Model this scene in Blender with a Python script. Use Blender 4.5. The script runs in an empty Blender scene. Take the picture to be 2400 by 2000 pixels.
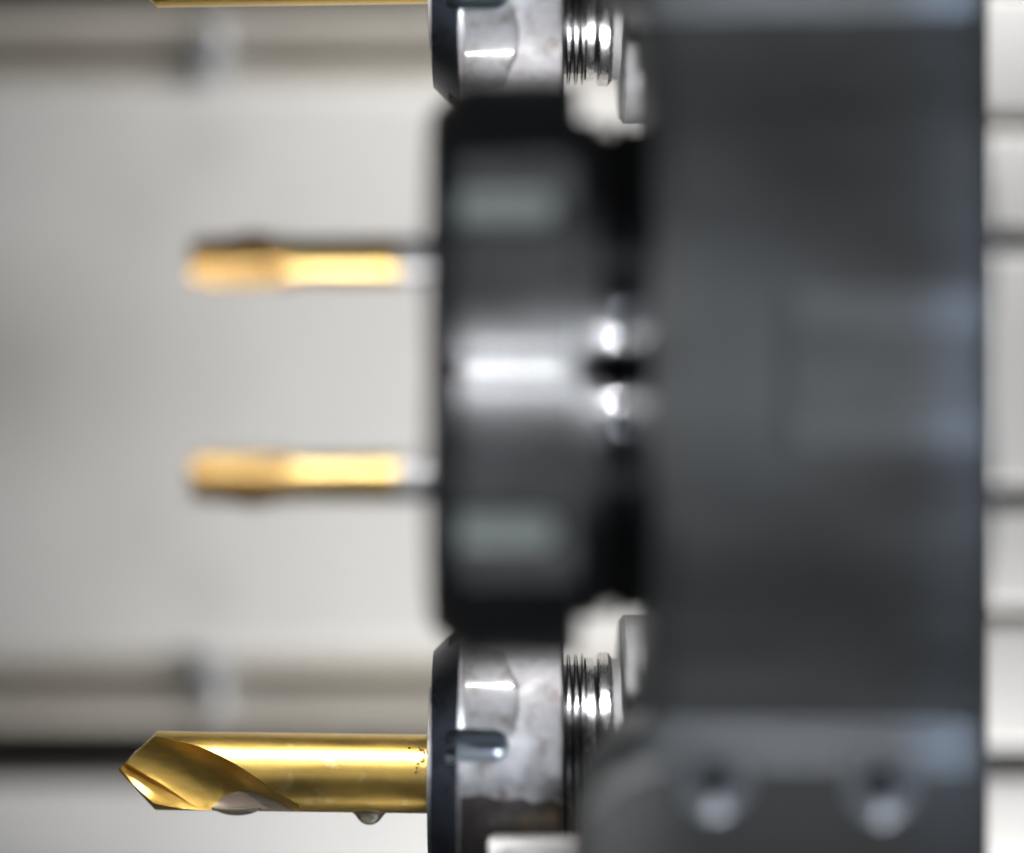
import bpy, bmesh, math, random
from mathutils import Vector, Matrix
random.seed(4)
S = bpy.context.scene
MM = 0.001
R_ = math.radians

# ---------------------------------------------------------------- camera
# macro lens: 525 mm to the plane of focus, level, raised frame by lens shift
cd = bpy.data.cameras.new('camera')
cam = bpy.data.objects.new('camera', cd)
S.collection.objects.link(cam)
cam.location = (0, -525*MM, 0)
cam.rotation_euler = (R_(90), 0, 0)
cd.sensor_width = 36
cd.lens = 120
cd.shift_y = -(1000-866)/2400
cd.clip_start = 0.02
cd.clip_end = 20
cd.dof.use_dof = True
cd.dof.focus_distance = 0.520
cd.dof.aperture_fstop = 3.35
S.camera = cam

# ---------------------------------------------------------------- world
w = bpy.data.worlds.new('World')
S.world = w
w.use_nodes = True
w.node_tree.nodes['Background'].inputs[0].default_value = (0.88, 0.94, 1.0, 1)
w.node_tree.nodes['Background'].inputs[1].default_value = 0.05
S.view_settings.view_transform = 'Standard'
S.view_settings.look = 'None'
S.view_settings.exposure = 0
S.render.engine = 'CYCLES'
S.cycles.use_denoising = True
S.cycles.max_bounces = 10
S.cycles.sample_clamp_indirect = 6

# ---------------------------------------------------------------- lamps
def area(name, loc, target, sx, sy, power, col, spread=180):
    l = bpy.data.lights.new(name, 'AREA')
    l.shape = 'RECTANGLE'
    l.size = sx*MM
    l.size_y = sy*MM
    l.energy = power
    l.color = col
    l.spread = R_(spread)
    o = bpy.data.objects.new(name, l)
    S.collection.objects.link(o)
    o.location = Vector(loc)*MM
    d = (Vector(target)-Vector(loc)).normalized()
    z = -d
    x = Vector((1, 0, 0))
    x = (x - z*x.dot(z)).normalized()
    y = z.cross(x)
    m = Matrix((x, y, z)).transposed()
    o.rotation_euler = m.to_euler()
    return o

def strip(name, e, v, h, D, width, x0, power, col, spread, sgn):
    # added unseen strip lamp: its beam is a slab tilted e degrees down
    # v is the distance of the slab's middle from the axis x, measured across the beam
    ce, se = math.cos(R_(e)), math.sin(R_(e))
    py, pz = v*se, v*ce          # foot point of slab middle
    loc = (x0, py-ce*D, (pz+se*D)*sgn)
    return area(name, loc, (x0, py, pz*sgn), width, h, power, col, spread)

for sgn in (1, -1):
    # added steep lamp that reaches the silver nut behind the black one
    strip('nut_lamp', 76, -28, 28, 420, 34, 9, 0.0014, (0.98, 0.98, 1.0), 2, sgn)
    # lamp on the drill bit
    strip('drill_lamp', 61, -33.5, 12, 420, 60, -43.5, 0.0025, (1.0, 0.96, 0.90), 2, sgn)
    # lamp on the taps
    strip('tap_lamp', 44, -61, 24, 420, 50, -36, 0.0033, (1.0, 0.97, 0.95), 1.2, sgn)
    # lamp on the black nut
    strip('clamp_lamp', 70, -84.5, 15, 420, 28, 4.5, 0.0018, (0.96, 0.98, 1.0), 2, sgn)
    # added bluish lamp grazing the turret
    strip('added_turret_lamp', 44, -77, 36, 420, 50, 41, 0.0010, (0.84, 0.91, 1.0), 4, sgn)
    strip('added_edge_lamp', 44, -77, 36, 420, 5, 58, 0.00020, (0.45, 0.66, 1.0), 2, sgn)  # unseen narrow lamp added to brighten the turret's right end
    # small bluish lamp added at the left to brighten the silver nut's slot
    T = Vector((-4.5, -21, -57.6*sgn))
    D = Vector((-0.60, -0.52, 0.61*sgn)).normalized()
    area('added_slot_lamp', T+D*340, T, 18, 11, 0.0024, (0.86, 0.92, 1.0), 3)
    # unseen lamps added to brighten the pale cover behind
    area('added_cover_lamp', (70, 18, 190*sgn), (-5, 120, 10*sgn), 180, 60, 0.134, (1.0, 0.98, 0.965), 72)
T = Vector((5, -27, -71.5))
area('added_bar_lamp', T+Vector((-0.60, -0.62, 0.50))*340, T, 20, 5, 0.0012, (1.0, 0.99, 0.97), 3)  # unseen lamp added to brighten the steel bar
# weak unseen fill added behind the camera to lift the dark parts
area('fill_lamp', (70, -900, 0), (0, 0, 0), 700, 260, 0.38, (0.90, 0.95, 1.0))

# ---------------------------------------------------------------- materials
def nodes(name):
    m = bpy.data.materials.new(name)
    m.use_nodes = True
    nt = m.node_tree
    return m, nt, nt.nodes['Principled BSDF']

def mat(name, base, metal=0.0, rough=0.5, var=0.0, vscale=120, stretch=(1, 1, 1), rvar=0.0,
        bump=0.0, bscale=400, dirt=None, dscale=60, dlo=0.55, dhi=0.7, coat=0.0, spec=0.5, aniso=0.0):
    m, nt, b = nodes(name)
    N, L = nt.nodes, nt.links
    tc = N.new('ShaderNodeTexCoord')
    mp = N.new('ShaderNodeMapping')
    mp.inputs['Scale'].default_value = stretch
    L.new(tc.outputs['Object'], mp.inputs['Vector'])
    b.inputs['Base Color'].default_value = (*base, 1)
    b.inputs['Metallic'].default_value = metal
    b.inputs['Roughness'].default_value = rough
    b.inputs['Coat Weight'].default_value = coat
    b.inputs['Coat Roughness'].default_value = 0.08
    b.inputs['Specular IOR Level'].default_value = spec
    if aniso:
        b.inputs['Anisotropic'].default_value = aniso
    col = None
    if var or rvar:
        n = N.new('ShaderNodeTexNoise')
        n.inputs['Scale'].default_value = vscale
        n.inputs['Detail'].default_value = 6
        n.inputs['Roughness'].default_value = 0.65
        L.new(mp.outputs[0], n.inputs['Vector'])
        if var:
            mr = N.new('ShaderNodeMapRange')
            mr.inputs['From Min'].default_value = 0.3
            mr.inputs['From Max'].default_value = 0.7
            mr.inputs['To Min'].default_value = 1-var
            mr.inputs['To Max'].default_value = 1+var*0.6
            L.new(n.outputs['Fac'], mr.inputs[0])
            mx = N.new('ShaderNodeVectorMath')
            mx.operation = 'SCALE'
            mx.inputs[0].default_value = base
            L.new(mr.outputs[0], mx.inputs['Scale'])
            col = mx.outputs[0]
        if rvar:
            m2 = N.new('ShaderNodeMapRange')
            m2.inputs['From Min'].default_value = 0.3
            m2.inputs['From Max'].default_value = 0.7
            m2.inputs['To Min'].default_value = max(0.03, rough-rvar)
            m2.inputs['To Max'].default_value = min(1, rough+rvar)
            L.new(n.outputs['Fac'], m2.inputs[0])
            L.new(m2.outputs[0], b.inputs['Roughness'])
    if dirt:
        n = N.new('ShaderNodeTexNoise')
        n.inputs['Scale'].default_value = dscale
        n.inputs['Detail'].default_value = 5
        L.new(tc.outputs['Object'], n.inputs['Vector'])
        mr = N.new('ShaderNodeMapRange')
        mr.inputs['From Min'].default_value = dlo
        mr.inputs['From Max'].default_value = dhi
        L.new(n.outputs['Fac'], mr.inputs[0])
        mx = N.new('ShaderNodeMix')
        mx.data_type = 'RGBA'
        L.new(mr.outputs[0], mx.inputs[0])
        if col:
            L.new(col, mx.inputs[6])
        else:
            mx.inputs[6].default_value = (*base, 1)
        mx.inputs[7].default_value = (*dirt, 1)
        col = mx.outputs[2]
    if col:
        L.new(col, b.inputs['Base Color'])
    if bump:
        n = N.new('ShaderNodeTexNoise')
        n.inputs['Scale'].default_value = bscale
        n.inputs['Detail'].default_value = 4
        L.new(mp.outputs[0], n.inputs['Vector'])
        bp = N.new('ShaderNodeBump')
        bp.inputs['Strength'].default_value = 1.0
        bp.inputs['Distance'].default_value = bump*MM
        L.new(n.outputs['Fac'], bp.inputs['Height'])
        L.new(bp.outputs[0], b.inputs['Normal'])
    return m

def water_mat(name, tint, rough=0.03, milk=0.0, milkcol=(0.6, 0.55, 0.5)):
    m, nt, b = nodes(name)
    b.inputs['Base Color'].default_value = (*tint, 1)
    b.inputs['Roughness'].default_value = rough
    b.inputs['IOR'].default_value = 1.34
    b.inputs['Transmission Weight'].default_value = 1.0-milk
    if milk:
        b.inputs['Base Color'].default_value = (*milkcol, 1)
    return m

M = dict(
    tap_gold=mat('titanium_nitride_tap', (0.84, 0.60, 0.24), 1.0, 0.38),
    gold=mat('titanium_nitride', (0.88, 0.60, 0.17), 1.0, 0.37, var=0.14, vscale=220, stretch=(0.5, 1, 1), rvar=0.07,
             bump=0.012, bscale=900, dirt=(0.92, 0.70, 0.28), dscale=420, dlo=0.58, dhi=0.68),
    gold_flute=mat('titanium_nitride_ground', (0.90, 0.60, 0.16), 1.0, 0.42, var=0.12, vscale=300, stretch=(1, 4, 4), rvar=0.06),
    steel=mat('turned_steel', (0.44, 0.43, 0.435), 0.9, 0.52, var=0.26, vscale=520, rvar=0.14, bump=0.03, bscale=1100,
              dirt=(0.24, 0.21, 0.19), dscale=360, dlo=0.55, dhi=0.70),
    film=mat('wet_film', (0.27, 0.265, 0.27), 0.7, 0.46, var=0.30, vscale=240, rvar=0.1, dirt=(0.12, 0.10, 0.08), dscale=230, dlo=0.52, dhi=0.66, coat=1.0),
    bar=mat('bar_steel', (0.60, 0.595, 0.60), 0.7, 0.42, var=0.35, vscale=260, stretch=(0.4, 1, 1.5), rvar=0.15),
    oil=mat('dark_oil', (0.075, 0.066, 0.062), 0.6, 0.40, var=0.5, vscale=160, coat=0.5, dirt=(0.13, 0.095, 0.05), dscale=150, dlo=0.55, dhi=0.68),
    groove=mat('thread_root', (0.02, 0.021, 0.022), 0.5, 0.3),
    bright=mat('bright_steel', (0.62, 0.61, 0.60), 1.0, 0.23, var=0.15, vscale=500, stretch=(6, 1, 1), rvar=0.10, bump=0.01, bscale=900),
    holder=mat('holder_steel', (0.68, 0.675, 0.68), 0.5, 0.58, var=0.1, vscale=150),
    chamfer=mat('dark_steel', (0.055, 0.06, 0.075), 0.8, 0.30, var=0.2, vscale=150, rvar=0.1),
    black=mat('black_oxide', (0.13, 0.13, 0.135), 0.85, 0.44, var=0.25, vscale=120, rvar=0.08, coat=0.12),
    blacker=mat('black_oxide_oily', (0.07, 0.07, 0.073), 0.95, 0.10),
    dthread=mat('dull_thread', (0.08, 0.08, 0.083), 0.9, 0.20),
    turret=mat('turret_steel', (0.42, 0.42, 0.415), 0.25, 0.52, var=0.45, vscale=70, stretch=(0.25, 1, 1), rvar=0.1,
               bump=0.02, bscale=400),
    block=mat('block_steel', (0.25, 0.25, 0.25), 0.3, 0.42, var=0.18, vscale=40, rvar=0.1),
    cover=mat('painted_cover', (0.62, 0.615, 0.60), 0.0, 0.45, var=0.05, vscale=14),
    plate=mat('painted_plate', (0.80, 0.80, 0.79), 0.0, 0.45, var=0.04, vscale=20),
    beige=mat('painted_rail', (0.60, 0.565, 0.50), 0.0, 0.5, var=0.10, vscale=25),
    gap=mat('dark_gap', (0.05, 0.047, 0.044), 0.0, 0.7),
    brown=mat('brown_strip', (0.36, 0.30, 0.25), 0.0, 0.6),
    screw=mat('zinc_screw', (0.62, 0.64, 0.68), 0.5, 0.45),
    water=water_mat('coolant', (0.60, 0.57, 0.50), 0.14, 0.45, (0.42, 0.39, 0.33)),
    slotmat=mat('slot_steel', (0.90, 0.95, 0.93), 0.10, 0.5),
    sink=mat('sink_steel', (0.86, 0.88, 0.92), 0.5, 0.34),
    nutslot=mat('wet_slot', (0.17, 0.19, 0.21), 0.7, 0.36),
    sleeve=mat('inner_sleeve', (0.03, 0.032, 0.035), 0.6, 0.35),
    milk=mat('milky_coolant', (0.56, 0.46, 0.37), 0.0, 0.35, coat=1.0),
    bead=mat('coolant_bead', (0.85, 0.58, 0.18), 0.9, 0.22, coat=1.0),
)

def add_patches(m, spots):
    # soft colour patches with centres in object space: (centre mm, radius mm, stretch z, strength, colour)
    nt = m.node_tree
    N, L = nt.nodes, nt.links
    b = N['Principled BSDF']
    tc = N.new('ShaderNodeTexCoord')
    ns = N.new('ShaderNodeTexNoise')
    ns.inputs['Scale'].default_value = 26
    ns.inputs['Detail'].default_value = 5
    L.new(tc.outputs['Object'], ns.inputs['Vector'])
    src = b.inputs['Base Color'].links[0].from_socket
    for c, r, st, k, col in spots:
        mp = N.new('ShaderNodeMapping')
        mp.vector_type = 'POINT'
        mp.inputs['Location'].default_value = tuple(-v/r*q for v, q in zip(c, (1, 1, st)))
        mp.inputs['Scale'].default_value = (1000/r, 1000/r, st*1000/r)
        L.new(tc.outputs['Object'], mp.inputs['Vector'])
        g = N.new('ShaderNodeTexGradient')
        g.gradient_type = 'SPHERICAL'
        L.new(mp.outputs[0], g.inputs['Vector'])
        mu = N.new('ShaderNodeMath')
        mu.operation = 'MULTIPLY'
        L.new(g.outputs['Fac'], mu.inputs[0])
        mr = N.new('ShaderNodeMapRange')
        mr.inputs['From Min'].default_value = 0.25
        mr.inputs['From Max'].default_value = 0.65
        mr.inputs['To Min'].default_value = k*0.6
        mr.inputs['To Max'].default_value = k*1.4
        L.new(ns.outputs['Fac'], mr.inputs[0])
        L.new(mr.outputs[0], mu.inputs[1])
        mx = N.new('ShaderNodeMix')
        mx.data_type = 'RGBA'
        L.new(mu.outputs[0], mx.inputs[0])
        L.new(src, mx.inputs[6])
        mx.inputs[7].default_value = (*col, 1)
        src = mx.outputs[2]
    L.new(src, b.inputs['Base Color'])

add_patches(M['cover'], [((-104, 0, 0), 62, 2.2, 0.42, (0.30, 0.28, 0.25)), ((-70, 0, 30), 14, 0.9, 0.25, (0.42, 0.41, 0.36)),  # first patch paints a soft shadow into the cover's colour
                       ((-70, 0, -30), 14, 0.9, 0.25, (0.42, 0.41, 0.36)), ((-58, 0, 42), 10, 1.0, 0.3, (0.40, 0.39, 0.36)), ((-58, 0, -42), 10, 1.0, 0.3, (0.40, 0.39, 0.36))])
add_patches(M['turret'], [((40, -84, 26), 22, 1.6, 0.5, (0.14, 0.14, 0.15)), ((40, -84, -26), 22, 1.6, 0.5, (0.14, 0.14, 0.15)), ((52, -86, 14), 16, 2.5, 0.5, (0.15, 0.14, 0.14)),
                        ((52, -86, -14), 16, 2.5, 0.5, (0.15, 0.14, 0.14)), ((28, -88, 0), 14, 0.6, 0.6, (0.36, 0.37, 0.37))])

# ---------------------------------------------------------------- mesh helpers (millimetres)
def link(name, me, m, parent=None, smooth=35):
    for v in me.vertices:
        v.co *= MM
    if m is not None and not me.materials:
        me.materials.append(m)
    if smooth:
        me.polygons.foreach_set('use_smooth', [True]*len(me.polygons))
        me.set_sharp_from_angle(angle=R_(smooth))
    o = bpy.data.objects.new(name, me)
    S.collection.objects.link(o)
    if parent:
        o.parent = parent
    return o

def mesh(verts, faces):
    me = bpy.data.meshes.new('mesh')
    me.from_pydata([tuple(v) for v in verts], [], faces)
    bm = bmesh.new()
    bm.from_mesh(me)
    bmesh.ops.remove_doubles(bm, verts=bm.verts, dist=1e-5)
    bmesh.ops.recalc_face_normals(bm, faces=bm.faces)
    bm.to_mesh(me)
    bm.free()
    return me

def loft(rings, cap=True):
    n = len(rings[0])
    V, F = [], []
    for r in rings:
        V += list(r)
    for i in range(len(rings)-1):
        for j in range(n):
            a = i*n+j
            b = i*n+(j+1) % n
            F.append((a, b, b+n, a+n))
    if cap:
        F.append(tuple(range(n)))
        F.append(tuple(range((len(rings)-1)*n, len(rings)*n)))
    return mesh(V, F)

def circle(x, r, n=128, cy=0, cz=0):
    return [(x, cy-r*math.cos(2*math.pi*k/n), cz+r*math.sin(2*math.pi*k/n)) for k in range(n)]

def lathe(prof, n=128):
    return loft([circle(x, r, n) for x, r in prof])

def twin(x, r, c, n=96):
    # outline of two round lobes at z = +c and z = -c
    P = []
    if r <= c:
        r = c+0.01
    a0 = math.asin(c/r)              # crease where the lobes meet
    for k in range(n+1):             # upper lobe from the viewer's crease over the top to the back crease
        t = -a0 + (math.pi+2*a0)*k/n
        P.append((x, -r*math.cos(t), c+r*math.sin(t)))
    for k in range(1, n):
        t = -a0 + (math.pi+2*a0)*(n-k)/n
        P.append((x, -r*math.cos(t), -c-r*math.sin(t)))
    return P

def twin_lathe(prof, c):
    return loft([twin(x, r, c) for x, r in prof])

def boolean(me, cutters, op='DIFFERENCE'):
    a = bpy.data.objects.new('tmp_a', me)
    S.collection.objects.link(a)
    tmp = []
    for c in cutters:
        o = bpy.data.objects.new('tmp_c', c)
        S.collection.objects.link(o)
        tmp.append(o)
        md = a.modifiers.new('b', 'BOOLEAN')
        md.operation = op
        md.solver = 'EXACT'
        md.material_mode = 'TRANSFER'
        md.object = o
    dg = bpy.context.evaluated_depsgraph_get()
    out = bpy.data.meshes.new_from_object(a.evaluated_get(dg))
    for o in tmp+[a]:
        bpy.data.objects.remove(o)
    return out

def box(x0, x1, y0, y1, z0, z1, bev=0, seg=2):
    bm = bmesh.new()
    bmesh.ops.create_cube(bm, size=1)
    for v in bm.verts:
        v.co = Vector(((x0+x1)/2+v.co.x*(x1-x0), (y0+y1)/2+v.co.y*(y1-y0), (z0+z1)/2+v.co.z*(z1-z0)))
    if bev:
        bmesh.ops.bevel(bm, geom=bm.edges[:], offset=bev, segments=seg, profile=0.5, affect='EDGES')
    me = bpy.data.meshes.new('mesh')
    bm.to_mesh(me)
    bm.free()
    return me

def xform(me, mtx):
    me.transform(mtx)
    return me

def empty(name, loc, label, cat, group=None):
    o = bpy.data.objects.new(name, None)
    o.empty_display_size = 0.005
    S.collection.objects.link(o)
    o.location = Vector(loc)*MM
    return tag(o, label, cat, group)

def tag(o, label, cat, group=None):
    o['label'] = label
    o['category'] = cat
    if group:
        o['group'] = group
    return o

def copy_tree(o, parent=None):
    c = o.copy()
    S.collection.objects.link(c)
    c.parent = parent
    for ch in list(o.children):
        copy_tree(ch, c)
    return c

def mirrored(o, label):
    c = copy_tree(o)
    c.location.z *= -1
    c.rotation_euler.y *= -1
    c.scale.z *= -1
    c['label'] = label
    return c

AX = -62.0           # height of the lower drill's axis
TILT = R_(0.75)

# ---------------------------------------------------------------- drill bit
def flute(turn):
    # gullet ground along the tip, narrowing and rising until it runs out on the underside
    R = 6.0
    lo_pts = ((-3, -44), (5.5, -47), (9.5, -64), (14.5, -80), (22, -82), (28.5, -76))
    rings = []
    n = 56
    nst = 64
    for i in range(nst):
        x = -3.0 + i*(31.0/(nst-1))
        xu = max(x, 0)
        up = 64-4.0*(xu-7)-0.125*(xu-7)*(xu-18)
        for (x0, a0), (x1, a1) in zip(lo_pts, lo_pts[1:]):
            if x0 <= x <= x1:
                lo = a0+(a1-a0)*(x-x0)/(x1-x0)
        h = max(R_((up-lo)/2), 0.05)
        phi = R_((up+lo)/2)+R_(turn)
        b = max(R*(1-1.95*(1-math.cos(h))), 0.17*R)
        e = (R*R-b*b)/(2*(R*math.cos(h)-b))
        rc = e-b
        rings.append([(x, -(e*math.cos(phi)+rc*math.cos(2*math.pi*k/n+phi)), e*math.sin(phi)+rc*math.sin(2*math.pi*k/n+phi)) for k in range(n)])
    return loft(rings)

def make_drill():
    body = lathe([(0, 0.12), (0.05, 0.2), (5.75, 5.92), (5.95, 6.0), (28, 6.0), (49.5, 6.0)], 160)
    body.materials.append(M['gold'])
    f1, f2 = flute(0), flute(180)
    for f in (f1, f2):
        f.materials.append(M['gold_flute'])
    # thinning gash along the lower cutting lip
    tip = Vector((-0.1, 0.3, 1.1))
    p2 = Vector((5.9, -4.15, -4.2))
    p3 = Vector((12.6, -1.7, -5.6))
    e = (p3-tip).normalized()
    up = Vector((0.2, -0.80, 0.60))
    a, b = tip-e*1.5, p3+e*2
    side = (p2-tip) - e*(p2-tip).dot(e)
    side.normalize()
    gv = [a, b, b+side*9, a+side*9, a+up*9, b+up*9, b+side*9+up*9, a+side*9+up*9]
    g = mesh(gv, [(0, 1, 2, 3), (4, 5, 6, 7), (0, 1, 5, 4), (1, 2, 6, 5), (2, 3, 7, 6), (3, 0, 4, 7)])
    g.materials.append(M['gold_flute'])
    me = boolean(body, [f1, f2, g])
    return me

drill = empty('drill_bit', (-60.5, 0, AX+0.35), 'gold drill bit with a pointed fluted tip, in full view, wet with coolant', 'drill bit', 'gold drill bits')
link('shank', make_drill(), None, drill, 32)
drill.rotation_euler.y = TILT
mirrored(drill, 'gold drill bit cut off by the top edge, only its lower edge showing')

# ---------------------------------------------------------------- silver collet nut (local x: 0 = drill tip plane; world x used directly)
def slot_cutter(x0, x1, w, yc, yout=-40, n=14):
    # slot along x, cut by a ball-nosed tool: round floor and round end at x1
    rings = []
    xs = [x0, x1-w]+[x1-w+w*math.sin(math.pi/2*k/10) for k in range(1, 10)]+[x1-0.001]
    for x in xs:
        ww = w if x <= x1-w else math.sqrt(max(w*w-(x-(x1-w))**2, 1e-4))
        P = [(x, yout, -ww)]
        for k in range(n+1):
            t = -math.pi/2+math.pi*k/n
            P.append((x, yc+ww*math.cos(t), ww*math.sin(t)))
        P.append((x, yout, ww))
        rings.append(P)
    return loft(rings)

nut = empty('collet_nut', (0, 0, AX), 'wet silver collet nut with dark chamfer and rounded slot, gripping the fully visible drill bit', 'collet nut', 'silver collet nuts')
nut.rotation_euler.y = R_(0.4)
ring = lathe([(-8.0, 18.0), (-8.0, 22.9), (7.2, 22.9), (7.6, 22.5), (7.6, 18.2)], 200)
ring.materials.append(M['steel'])
cuts = []
for k in range(6):
    c = slot_cutter(-20, -0.45, 2.45, -21.6)
    c.materials.append(M['nutslot'])
    cuts.append(xform(c, Matrix.Rotation(-R_(16.5+60*k), 4, 'X')))
ring = boolean(ring, cuts)
link('nut_body', ring, None, nut, 30)
cone = lathe([(-12.2, 13.5), (-12.2, 18.6), (-8.05, 22.75), (-8.05, 13.5)], 200)
cone.materials.append(M['chamfer'])
cuts = []
for k in range(6):
    c = slot_cutter(-9.8, -0.45, 2.45, -21.6)
    c.materials.append(M['nutslot'])
    cuts.append(xform(c, Matrix.Rotation(-R_(16.5+60*k), 4, 'X')))
link('chamfer_ring', boolean(cone, cuts), None, nut, 30)
link('collet', lathe([(-12.9, 6.05), (-12.75, 12.8), (-12.65, 12.95), (-12.0, 12.95), (-12.0, 6.05)], 96), M['holder'], nut)

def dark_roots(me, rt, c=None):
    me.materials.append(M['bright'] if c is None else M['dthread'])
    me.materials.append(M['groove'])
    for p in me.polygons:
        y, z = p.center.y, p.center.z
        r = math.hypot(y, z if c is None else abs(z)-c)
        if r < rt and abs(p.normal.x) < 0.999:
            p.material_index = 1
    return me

def thread_profile(x0, pitch, n, rt, rb):
    P = []
    for i in range(n):
        x = x0+i*pitch
        P += [(x, rt-0.5), (x+pitch*0.12, rb), (x+pitch*0.50, rb), (x+pitch*0.66, rt), (x+pitch*0.84, rt)]
    return P

hold = empty('tool_holder', (0, 0, AX), 'bright threaded steel tool holder behind the nut of the fully visible drill bit', 'tool holder', 'silver tool holders')
hold.rotation_euler.y = R_(0.4)
th = lathe([(7.0, 10), (7.0, 16.9)]+thread_profile(7.65, 1.12, 3, 18.4, 16.6)+[(11.05, 17.3), (11.1, 10)], 160)
link('thread', dark_roots(th, 17.6), None, hold)
link('collar', dark_roots(lathe([(11.05, 10), (11.05, 17.5), (11.2, 17.75), (12.3, 17.75), (12.4, 16.5), (12.95, 16.5), (13.0, 18.3), (13.2, 18.6),
                      (14.5, 18.6), (15.1, 17.9), (15.1, 10)], 160), 17.3), None, hold)
link('spacer', lathe([(15.05, 8), (15.05, 17.6), (16.45, 17.6), (16.45, 8)], 120), M['holder'], hold)
link('flange', lathe([(16.4, 8), (16.4, 23.6), (17.0, 24.4), (27, 24.4), (27, 8)], 160), M['holder'], hold)

mirrored(nut, 'wet silver collet nut at the top edge, above the black twin nut')
mirrored(hold, 'bright threaded steel tool holder at the top edge of the picture')

# ---------------------------------------------------------------- black twin nut, its holder and the two taps
BY = -66.0
C = 14.6
bn = empty('twin_clamp_nut', (0, BY, 0), 'large black two-lobed clamp nut carrying both gold taps', 'clamp nut')
body = twin_lathe([(-11, 14.8), (-11, 19.6), (-7.2, 23.6), (-6.8, 23.9), (8.3, 23.9), (8.7, 23.4), (8.9, 18.8), (11.3, 18.7), (11.6, 18.4), (11.6, 17)], C)
body.materials.append(M['black'])
cuts = []
for s in (1, -1):
    c = slot_cutter(-7.0, 5.6, 2.15, -22.4)
    c.materials.append(M['slotmat'])
    c = xform(c, Matrix.Translation((0, 0, s*C)) @ Matrix.Rotation(-R_(14.5*s), 4, 'X'))
    cuts.append(c)
link('nut_body', boolean(body, cuts), None, bn, 30)
bh = empty('twin_tool_holder', (0, BY, 0), 'black threaded holder joining the twin clamp nut to the grey turret', 'tool holder')
link('thread', twin_lathe([(10.8, 15), (10.8, 17)]+thread_profile(11.0, 1.0, 2, 18.3, 17.2)+[(13.1, 17.2), (13.1, 15)], C), M['dthread'], bh)
link('collar', twin_lathe([(13.0, 15), (13.0, 16.7), (13.4, 16.9), (13.6, 18.3), (13.9, 18.6), (14.9, 18.6), (15.2, 18.2), (15.3, 16.6), (15.3, 15)], C), M['blacker'], bh)
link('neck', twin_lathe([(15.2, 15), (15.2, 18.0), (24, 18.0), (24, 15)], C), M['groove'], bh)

def make_tap():
    t = empty('thread_tap', (0, BY, -C), 'blurred gold thread tap below the middle, its bright side facing up', 'thread tap', 'gold thread taps')
    # fluted threaded end
    prof = []
    L0 = -43.2
    nth = 14
    rings = []
    nn = 72
    xs = []
    for i in range(nth):
        x = L0+i*0.98
        f = min(1, 0.88+i*0.05)
        xs += [(x, 2.75*min(1, f+.05)), (x+0.16, 2.95*min(1, f+.05)), (x+0.40, 3.7*f), (x+0.86, 3.7*f)]
    xs.append((L0+nth*0.98, 2.6))
    for x, r in xs:
        ring = []
        for k in range(nn):
            a = 2*math.pi*k/nn
            tw = a + (x-L0)*0.02
            g = 0
            for q in range(3):
                d = (tw-R_(-80)-q*2*math.pi/3+math.pi) % (2*math.pi)-math.pi
                g = max(g, math.exp(-(d/0.26)**2))
            rr = r*(1-0.24*g)
            ring.append((x, -rr*math.cos(a), rr*math.sin(a)))
        rings.append(ring)
    link('threaded_end', loft(rings), M['tap_gold'], t, 40)
    link('gold_neck', lathe([(L0+nth*0.98-0.05, 1.5), (L0+nth*0.98-0.05, 3.05), (-15.5, 3.25), (-15.4, 1.5)], 64), M['tap_gold'], t)
    link('steel_shank', lathe([(-15.45, 1.5), (-15.45, 3.15), (-15.2, 3.25), (-9.8, 3.25), (-9.8, 1.5)], 64), M['sink'], t)
    # relief bulge on the far side of the flutes
    bl = loft([[(x, 1.2-1.5*math.cos(2*math.pi*k/24), -2.0-h*(0.5+0.5*math.sin(2*math.pi*k/24))) for k in range(24)]
               for x, h in ((-39.5, 0.9), (-37.6, 1.4), (-35.6, 1.95), (-34.8, 2.1), (-34.0, 1.95), (-32.0, 1.3), (-29.8, 0.6))])
    link('flute_heel', bl, M['tap_gold'], t, 60)
    return t
tap = make_tap()
mirrored(tap, 'blurred gold thread tap above the middle, its bright side facing down')

# ---------------------------------------------------------------- turret
tur = empty('tool_turret', (0, 0, 0), 'large dark grey machined turret face filling the right side', 'turret')
X0, X1 = 18.2, 62.4
def turret_section(x, inset, pocket):
    P = []
    half = []
    if pocket:
        half += [(-84.8, 0.001), (-84.8, 4.9), (-88.0, 9.9)]
    else:
        half += [(-88, 0.001), (-88, 4.9), (-88, 9.9)]
    half += [(-86, 22), (-78, 36), (-66, 50), (-62, 62), (-45, 62)]
    fr = [(y+inset, z) for y, z in half]
    pts = [(y, -z) for y, z in reversed(fr)] + fr
    return [(x, y, z) for y, z in pts]
link('turret_body', loft([turret_section(X0, 3.4, False), turret_section(X0+3.6, 0, False), turret_section(34.3, 0, False),
                          turret_section(36, 0, True), turret_section(60.5, 0, True), turret_section(61.5, 1.0, True)]), M['turret'], tur, 25)
link('turret_core', box(27.2, 61.3, -45.2, 30, -95, 95, 0.8), M['turret'], tur)
link('rear_rim', box(61.4, 67.4, -42, 10, -95, 95, 0.8), M['turret'], tur)

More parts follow.
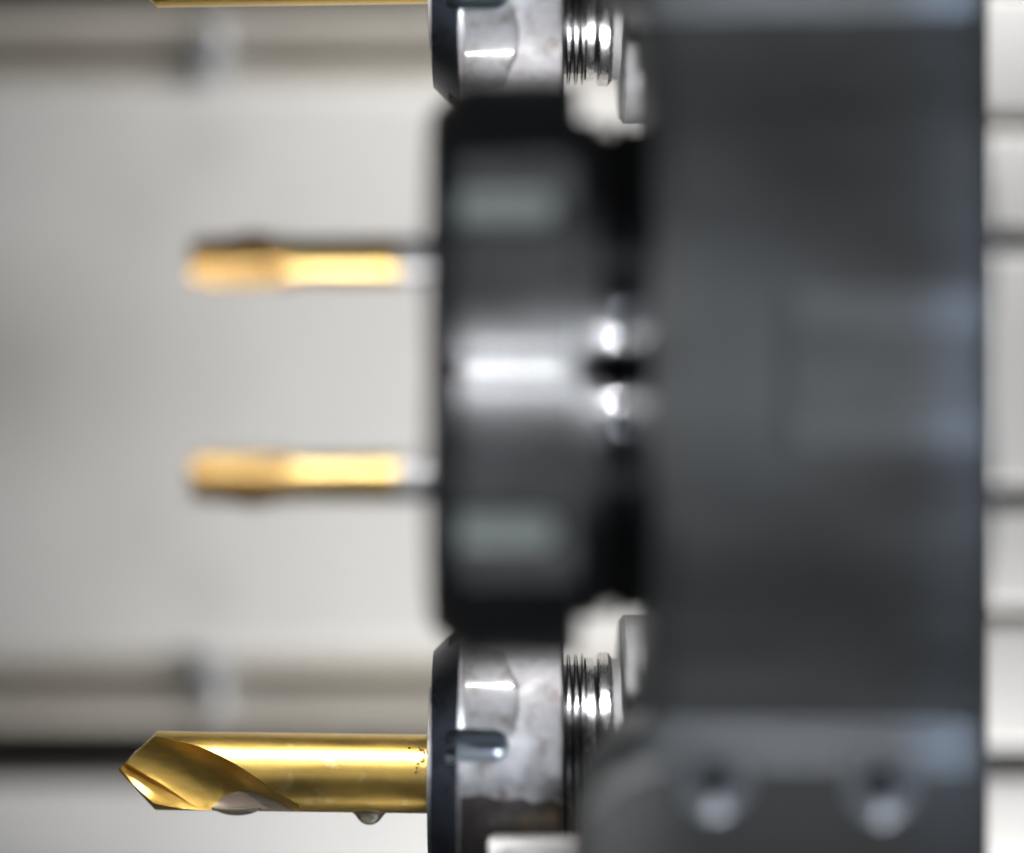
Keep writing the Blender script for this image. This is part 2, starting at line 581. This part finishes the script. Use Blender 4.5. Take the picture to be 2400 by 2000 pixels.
# clamp block at the foot of the turret with two countersunk holes
def make_block():
    back = [(62.3, -47.0), (24, -46.4), (21.3, -46.3), (18.9, -46.7), (16.4, -47.8), (13.4, -49.8), (10.8, -52.8), (9.2, -57), (8.4, -64), (8.2, -82), (62.3, -82)]
    front = [(62.0, -53.6), (24, -53.3), (22.2, -53.2), (20.3, -53.4), (18.0, -54.0), (15.2, -55.2), (12.4, -57.2), (10.6, -60.4), (9.6, -66), (9.4, -82), (62.0, -82)]
    me = loft([[(x, -52, z) for x, z in back], [(x, -69.3, z) for x, z in back], [(x, -73, z) for x, z in front]])
    me.materials.append(M['block'])
    cuts = []
    for hx, hz in ((26.9, -54.6), (49.0, -55.2)):
        # profile measured along y: countersink then bore
        c = lathe([(-76, 8), (-73.2, 5.4), (-71.5, 2.4), (-52, 2.2)], 48)
        # lathe runs along x: swing it round to y
        c = xform(c, Matrix.Translation((hx, 0, hz)) @ Matrix.Rotation(R_(90), 4, 'Z'))
        c.materials.append(M['sink'])
        cuts.append(c)
    return boolean(me, cuts)
blk = empty('clamp_block', (0, 0, 0), 'grey clamp block with two countersunk holes at the lower right', 'clamp block', 'grey clamp blocks')
link('block_body', make_block(), None, blk, 28)
mirrored(blk, 'grey clamp block with a bluish lower edge at the top right')

# ---------------------------------------------------------------- silver bar at the bottom edge
bar = tag(link('stop_bar', box(-3.5, 14, -30, -24.2, -84, -68.0, 1.1, 4), M['bar']), 'pale steel bar at the bottom edge in front of the nut', 'bar')
for px in (1202, 1300, 1372):
    link('screw_head', xform(lathe([(-0.12, 0.05), (-0.12, 0.42), (-0.02, 0.50), (-0.02, 0.62), (-0.14, 0.70), (-0.14, 0.84), (0.1, 0.92)], 24),
         Matrix.Translation(((px-1200)/16.17, -29.97, -69.75)) @ Matrix.Rotation(R_(90), 4, 'Z')), M['bar'], bar)

# ---------------------------------------------------------------- machine cover behind
BG = 120.0
k = 15.25*525/645.0
def bx(px): return (px*2400/2100-1200)/k
def bz(py): return (757.5-py)*2000/1750/k
cov = empty('machine_cover', (0, BG, 0), 'pale painted machine cover filling the background', 'machine cover')
h0 = -bz(1345)
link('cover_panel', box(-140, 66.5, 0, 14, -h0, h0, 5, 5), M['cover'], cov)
bg2 = empty('guide_rail', (0, BG, 0), 'blurred beige rail running below the pale cover', 'rail', 'beige rails')
link('rail_body', loft([[(x, 13, -h0+1), (x, 13, bz(1385)), (x, 6, bz(1470)), (x, 6, bz(1497)), (x, 30, bz(1497)), (x, 30, -h0+1)] for x in (-140, 140)]), M['beige'], bg2, 20)
link('rail_lip', box(-140, 140, 3, 30, bz(1800), bz(1622), 2), M['plate'], bg2)
link('rail_slot', box(-140, 140, 26, 30.5, bz(1640), bz(1480)), M['gap'], bg2)
mirrored(bg2, 'blurred beige rail running above the pale cover')
# stud crossing the cover's edge
st = empty('cover_bolt', (bx(430), BG, 0), 'blurred steel bolt at the lower edge of the pale cover', 'bolt', 'cover bolts')
link('bolt_shank', box(-2.6, 2.6, 3.2, 12, bz(1470), bz(1290), 1.1), M['screw'], st)
link('bolt_head', xform(lathe([(0, 0.5), (0, 2.0), (2.5, 2.0), (2.5, 0.5)], 24), Matrix.Translation((0, -3.5, bz(1430))) @ Matrix.Rotation(R_(90), 4, 'Z')), M['gap'], st)
mirrored(st, 'blurred steel bolt at the upper edge of the pale cover')

# stacked plates to the right of the turret
sl = empty('side_plates', (0, 85, 0), 'stack of pale blurred plates with dark gaps at the right edge', 'plates')
kk = 15.25*525/610.0
def sz(py): return (757.5-py)*2000/1750/kk
def plate(y0, y1, m, yy=0, b=1.6):
    link('plate', box(68, 130, yy, 11, sz(y1), sz(y0), b, 3), m, sl)
plate(518, 997, M['plate'])
for a, b in ((268, 466), (1049, 1247)):
    plate(a, b, M['plate'])
for a, b in ((226, 272), (1243, 1289)):
    plate(a, b, M['brown'], 5, 0.5)
for a, b in ((-20, 230), (1285, 1535)):
    plate(a, b, M['plate'])
for a, b in ((-300, -85), (1600, 1815)):
    plate(a, b, M['plate'])
link('backing', box(66, 130, 11.2, 13, sz(1830), sz(-315)), M['gap'], sl)

# ---------------------------------------------------------------- coolant
def drop(name, px, py, hw, depth, label, sx=1.0, m='water'):
    # hanging drop turned about z; py = underside of the drill there
    x, z = (px-1200)/15.25, (866-py)/15.25
    prof = [(1.0, 0.45), (1.0, 0.0), (0.86, -0.10), (0.74, -0.27), (0.62, -0.50), (0.50, -0.70), (0.37, -0.85), (0.22, -0.95), (0.10, -0.99), (0.01, -1.0)]
    n = 32
    rings = [[(hw*r*sx*math.cos(2*math.pi*q/n), min(hw, 2.2)*r*math.sin(2*math.pi*q/n), h*depth) for q in range(n)] for r, h in prof]
    o = link(name, loft(rings), M[m], None, 80)
    o.location = Vector((x, -0.2, z+0.25))*MM
    return tag(o, label, 'drop', 'coolant drops')
from mathutils.bvhtree import BVHTree
def film(name, tree, poly, t, m, label, cat, group=None, step=0.18, rim=0.6, parent_m=None):
    # thin skin of liquid lying on a surface: outline in (x, z), thickness t, rounded at its rim
    def dist(px, pz):
        ins, d = False, 1e9
        for (x0, z0), (x1, z1) in zip(poly, poly[1:]+poly[:1]):
            if (z0 > pz) != (z1 > pz) and px < (x1-x0)*(pz-z0)/(z1-z0)+x0:
                ins = not ins
            ex, ez = x1-x0, z1-z0
            u = max(0, min(1, ((px-x0)*ex+(pz-z0)*ez)/max(ex*ex+ez*ez, 1e-9)))
            d = min(d, math.hypot(px-x0-u*ex, pz-z0-u*ez))
        return d if ins else -d
    xs = [p[0] for p in poly]
    zs = [p[1] for p in poly]
    nx, nz = int((max(xs)-min(xs))/step)+3, int((max(zs)-min(zs))/step)+3
    V, F, idx = [], [], {}
    for i in range(nx):
        for j in range(nz):
            x, z = min(xs)+(i-1)*step, min(zs)+(j-1)*step
            d = dist(x, z)
            if d < -step*0.8:
                continue
            h = tree.ray_cast(Vector((x, -60, z)), Vector((0, 1, 0)))
            if h[0] is None:
                continue
            q = max(0, min(1, d/rim))
            off = t*math.sqrt(1-(1-q)**2) if d > 0 else -0.04
            idx[i, j] = len(V)
            V.append(h[0]+h[1]*off)
    for i in range(nx):
        for j in range(nz):
            q = [(i, j), (i+1, j), (i+1, j+1), (i, j+1)]
            if all(k in idx for k in q):
                F.append([idx[k] for k in q])
    me = bpy.data.meshes.new('mesh')
    me.from_pydata(V, [], F)
    if parent_m:
        me.transform(parent_m)
    o = link(name, me, m, None, 80)
    return tag(o, label, cat, group)

def tree_of(o):
    return BVHTree.FromPolygons([v.co/MM for v in o.data.vertices], [p.vertices[:] for p in o.data.polygons])
def mm_matrix(root):
    return Matrix.Translation(root.location/MM) @ root.rotation_euler.to_matrix().to_4x4()

shank = [c for c in drill.children][0]
nbody = [c for c in nut.children if c.name.startswith('nut_body')][0]
dt, ntree = tree_of(shank), tree_of(nbody)
def dpt(px, py): return ((px-278)/15.25, (1802-py)/15.25)
def npt(px, py): return ((px-1200)/15.4, (866-py)/15.4-AX)
film('coolant_pool', dt, [dpt(*p) for p in ((494, 1886), (506, 1877), (520, 1864), (540, 1852), (562, 1846), (590, 1846), (618, 1852), (648, 1864), (676, 1879), (699, 1891), (640, 1890), (560, 1889))],
     0.35, M['milk'], 'pale milky coolant pooled in the flute of the drill bit', 'coolant', None, 0.15, 0.8, mm_matrix(drill))
wet = [(1082, 1500), (1180, 1522), (1197, 1560), (1213, 1590), (1215, 1640), (1209, 1668), (1199, 1690), (1180, 1703), (1140, 1700), (1082, 1704)]
film('coolant_film', ntree, [npt(*p) for p in wet], 0.10, M['film'], 'dark wet coolant film on the silver nut of the fully visible drill bit', 'coolant', 'coolant films', 0.22, 0.7, mm_matrix(nut))
oil = [(1081, 1836), (1130, 1830), (1180, 1842), (1226, 1836), (1246, 1848), (1290, 1842), (1316, 1852), (1316, 2060), (1081, 2060)]
film('oil_film', ntree, [npt(*p) for p in oil], 0.06, M['oil'], 'dark oily film over the lower side of the silver nut, above the pale bar', 'oil', None, 0.25, 0.5, mm_matrix(nut))
wet2 = [(px, 1732-py) for px, py in wet]
f2 = bpy.data.objects.new('coolant_film', [o for o in S.collection.objects if o.name.startswith('coolant_film')][0].data)
S.collection.objects.link(f2)
f2.scale.z = -1
tag(f2, 'dark wet coolant film on the silver nut at the top edge', 'coolant', 'coolant films')

def bead(px, py, r, V, F):
    x, z = dpt(px, py)
    h = dt.ray_cast(Vector((x, -60, z)), Vector((0, 1, 0)))
    if h[0] is None:
        return
    nrm = h[1]
    t1 = Vector((1, 0, 0))
    t2 = nrm.cross(t1).normalized()
    b0 = len(V)
    for i, a in enumerate((0, 25, 50, 72)):
        for k in range(10):
            q = 2*math.pi*k/10
            V.append(h[0]+(t1*math.cos(q)+t2*math.sin(q))*r*math.cos(R_(a))+nrm*(r*0.32*math.sin(R_(a))-0.01))
    for i in range(3):
        for k in range(10):
            F.append((b0+i*10+k, b0+i*10+(k+1) % 10, b0+(i+1)*10+(k+1) % 10, b0+(i+1)*10+k))
    F.append(tuple(b0+30+k for k in range(10)))
V, F = [], []
for px, py, r in ((990, 1737, .42), (999, 1744, .38), (992, 1760, .45), (983, 1768, .28), (980, 1777, .24), (978, 1786, .30), (1000, 1733, .3), (961, 1734, .25), (986, 1733, .3)):
    bead(px, py, r, V, F)
me = bpy.data.meshes.new('mesh')
me.from_pydata(V, [], F)
me.transform(mm_matrix(drill))
o = link('coolant_beads', me, M['bead'], None, 60)
tag(o, 'tiny beads of coolant clinging to the gold drill shank', 'droplets')
o['kind'] = 'stuff'
# drop clinging behind the drill's point
bm = bmesh.new()
bmesh.ops.create_uvsphere(bm, u_segments=24, v_segments=14, radius=1)
me = bpy.data.meshes.new('mesh')
bm.to_mesh(me)
bm.free()
me.transform(mm_matrix(drill) @ Matrix.Translation((3.0, 1.6, 2.0)) @ Matrix.Rotation(R_(-42), 4, 'Y') @ Matrix.Diagonal((2.6, 1.3, 0.95, 1)))
tag(link('coolant_drop', me, M['milk'], None, 80), 'pale blob of coolant clinging behind the upper edge of the drill point', 'drop', 'coolant drops')
drop('coolant_drop', 556, 1902, 4.2, 0.9, 'flat drop of coolant hanging under the drill bit near its tip')
drop('coolant_drop', 866, 1906, 3.0, 2.1, 'large drop of coolant hanging under the drill bit near the nut')
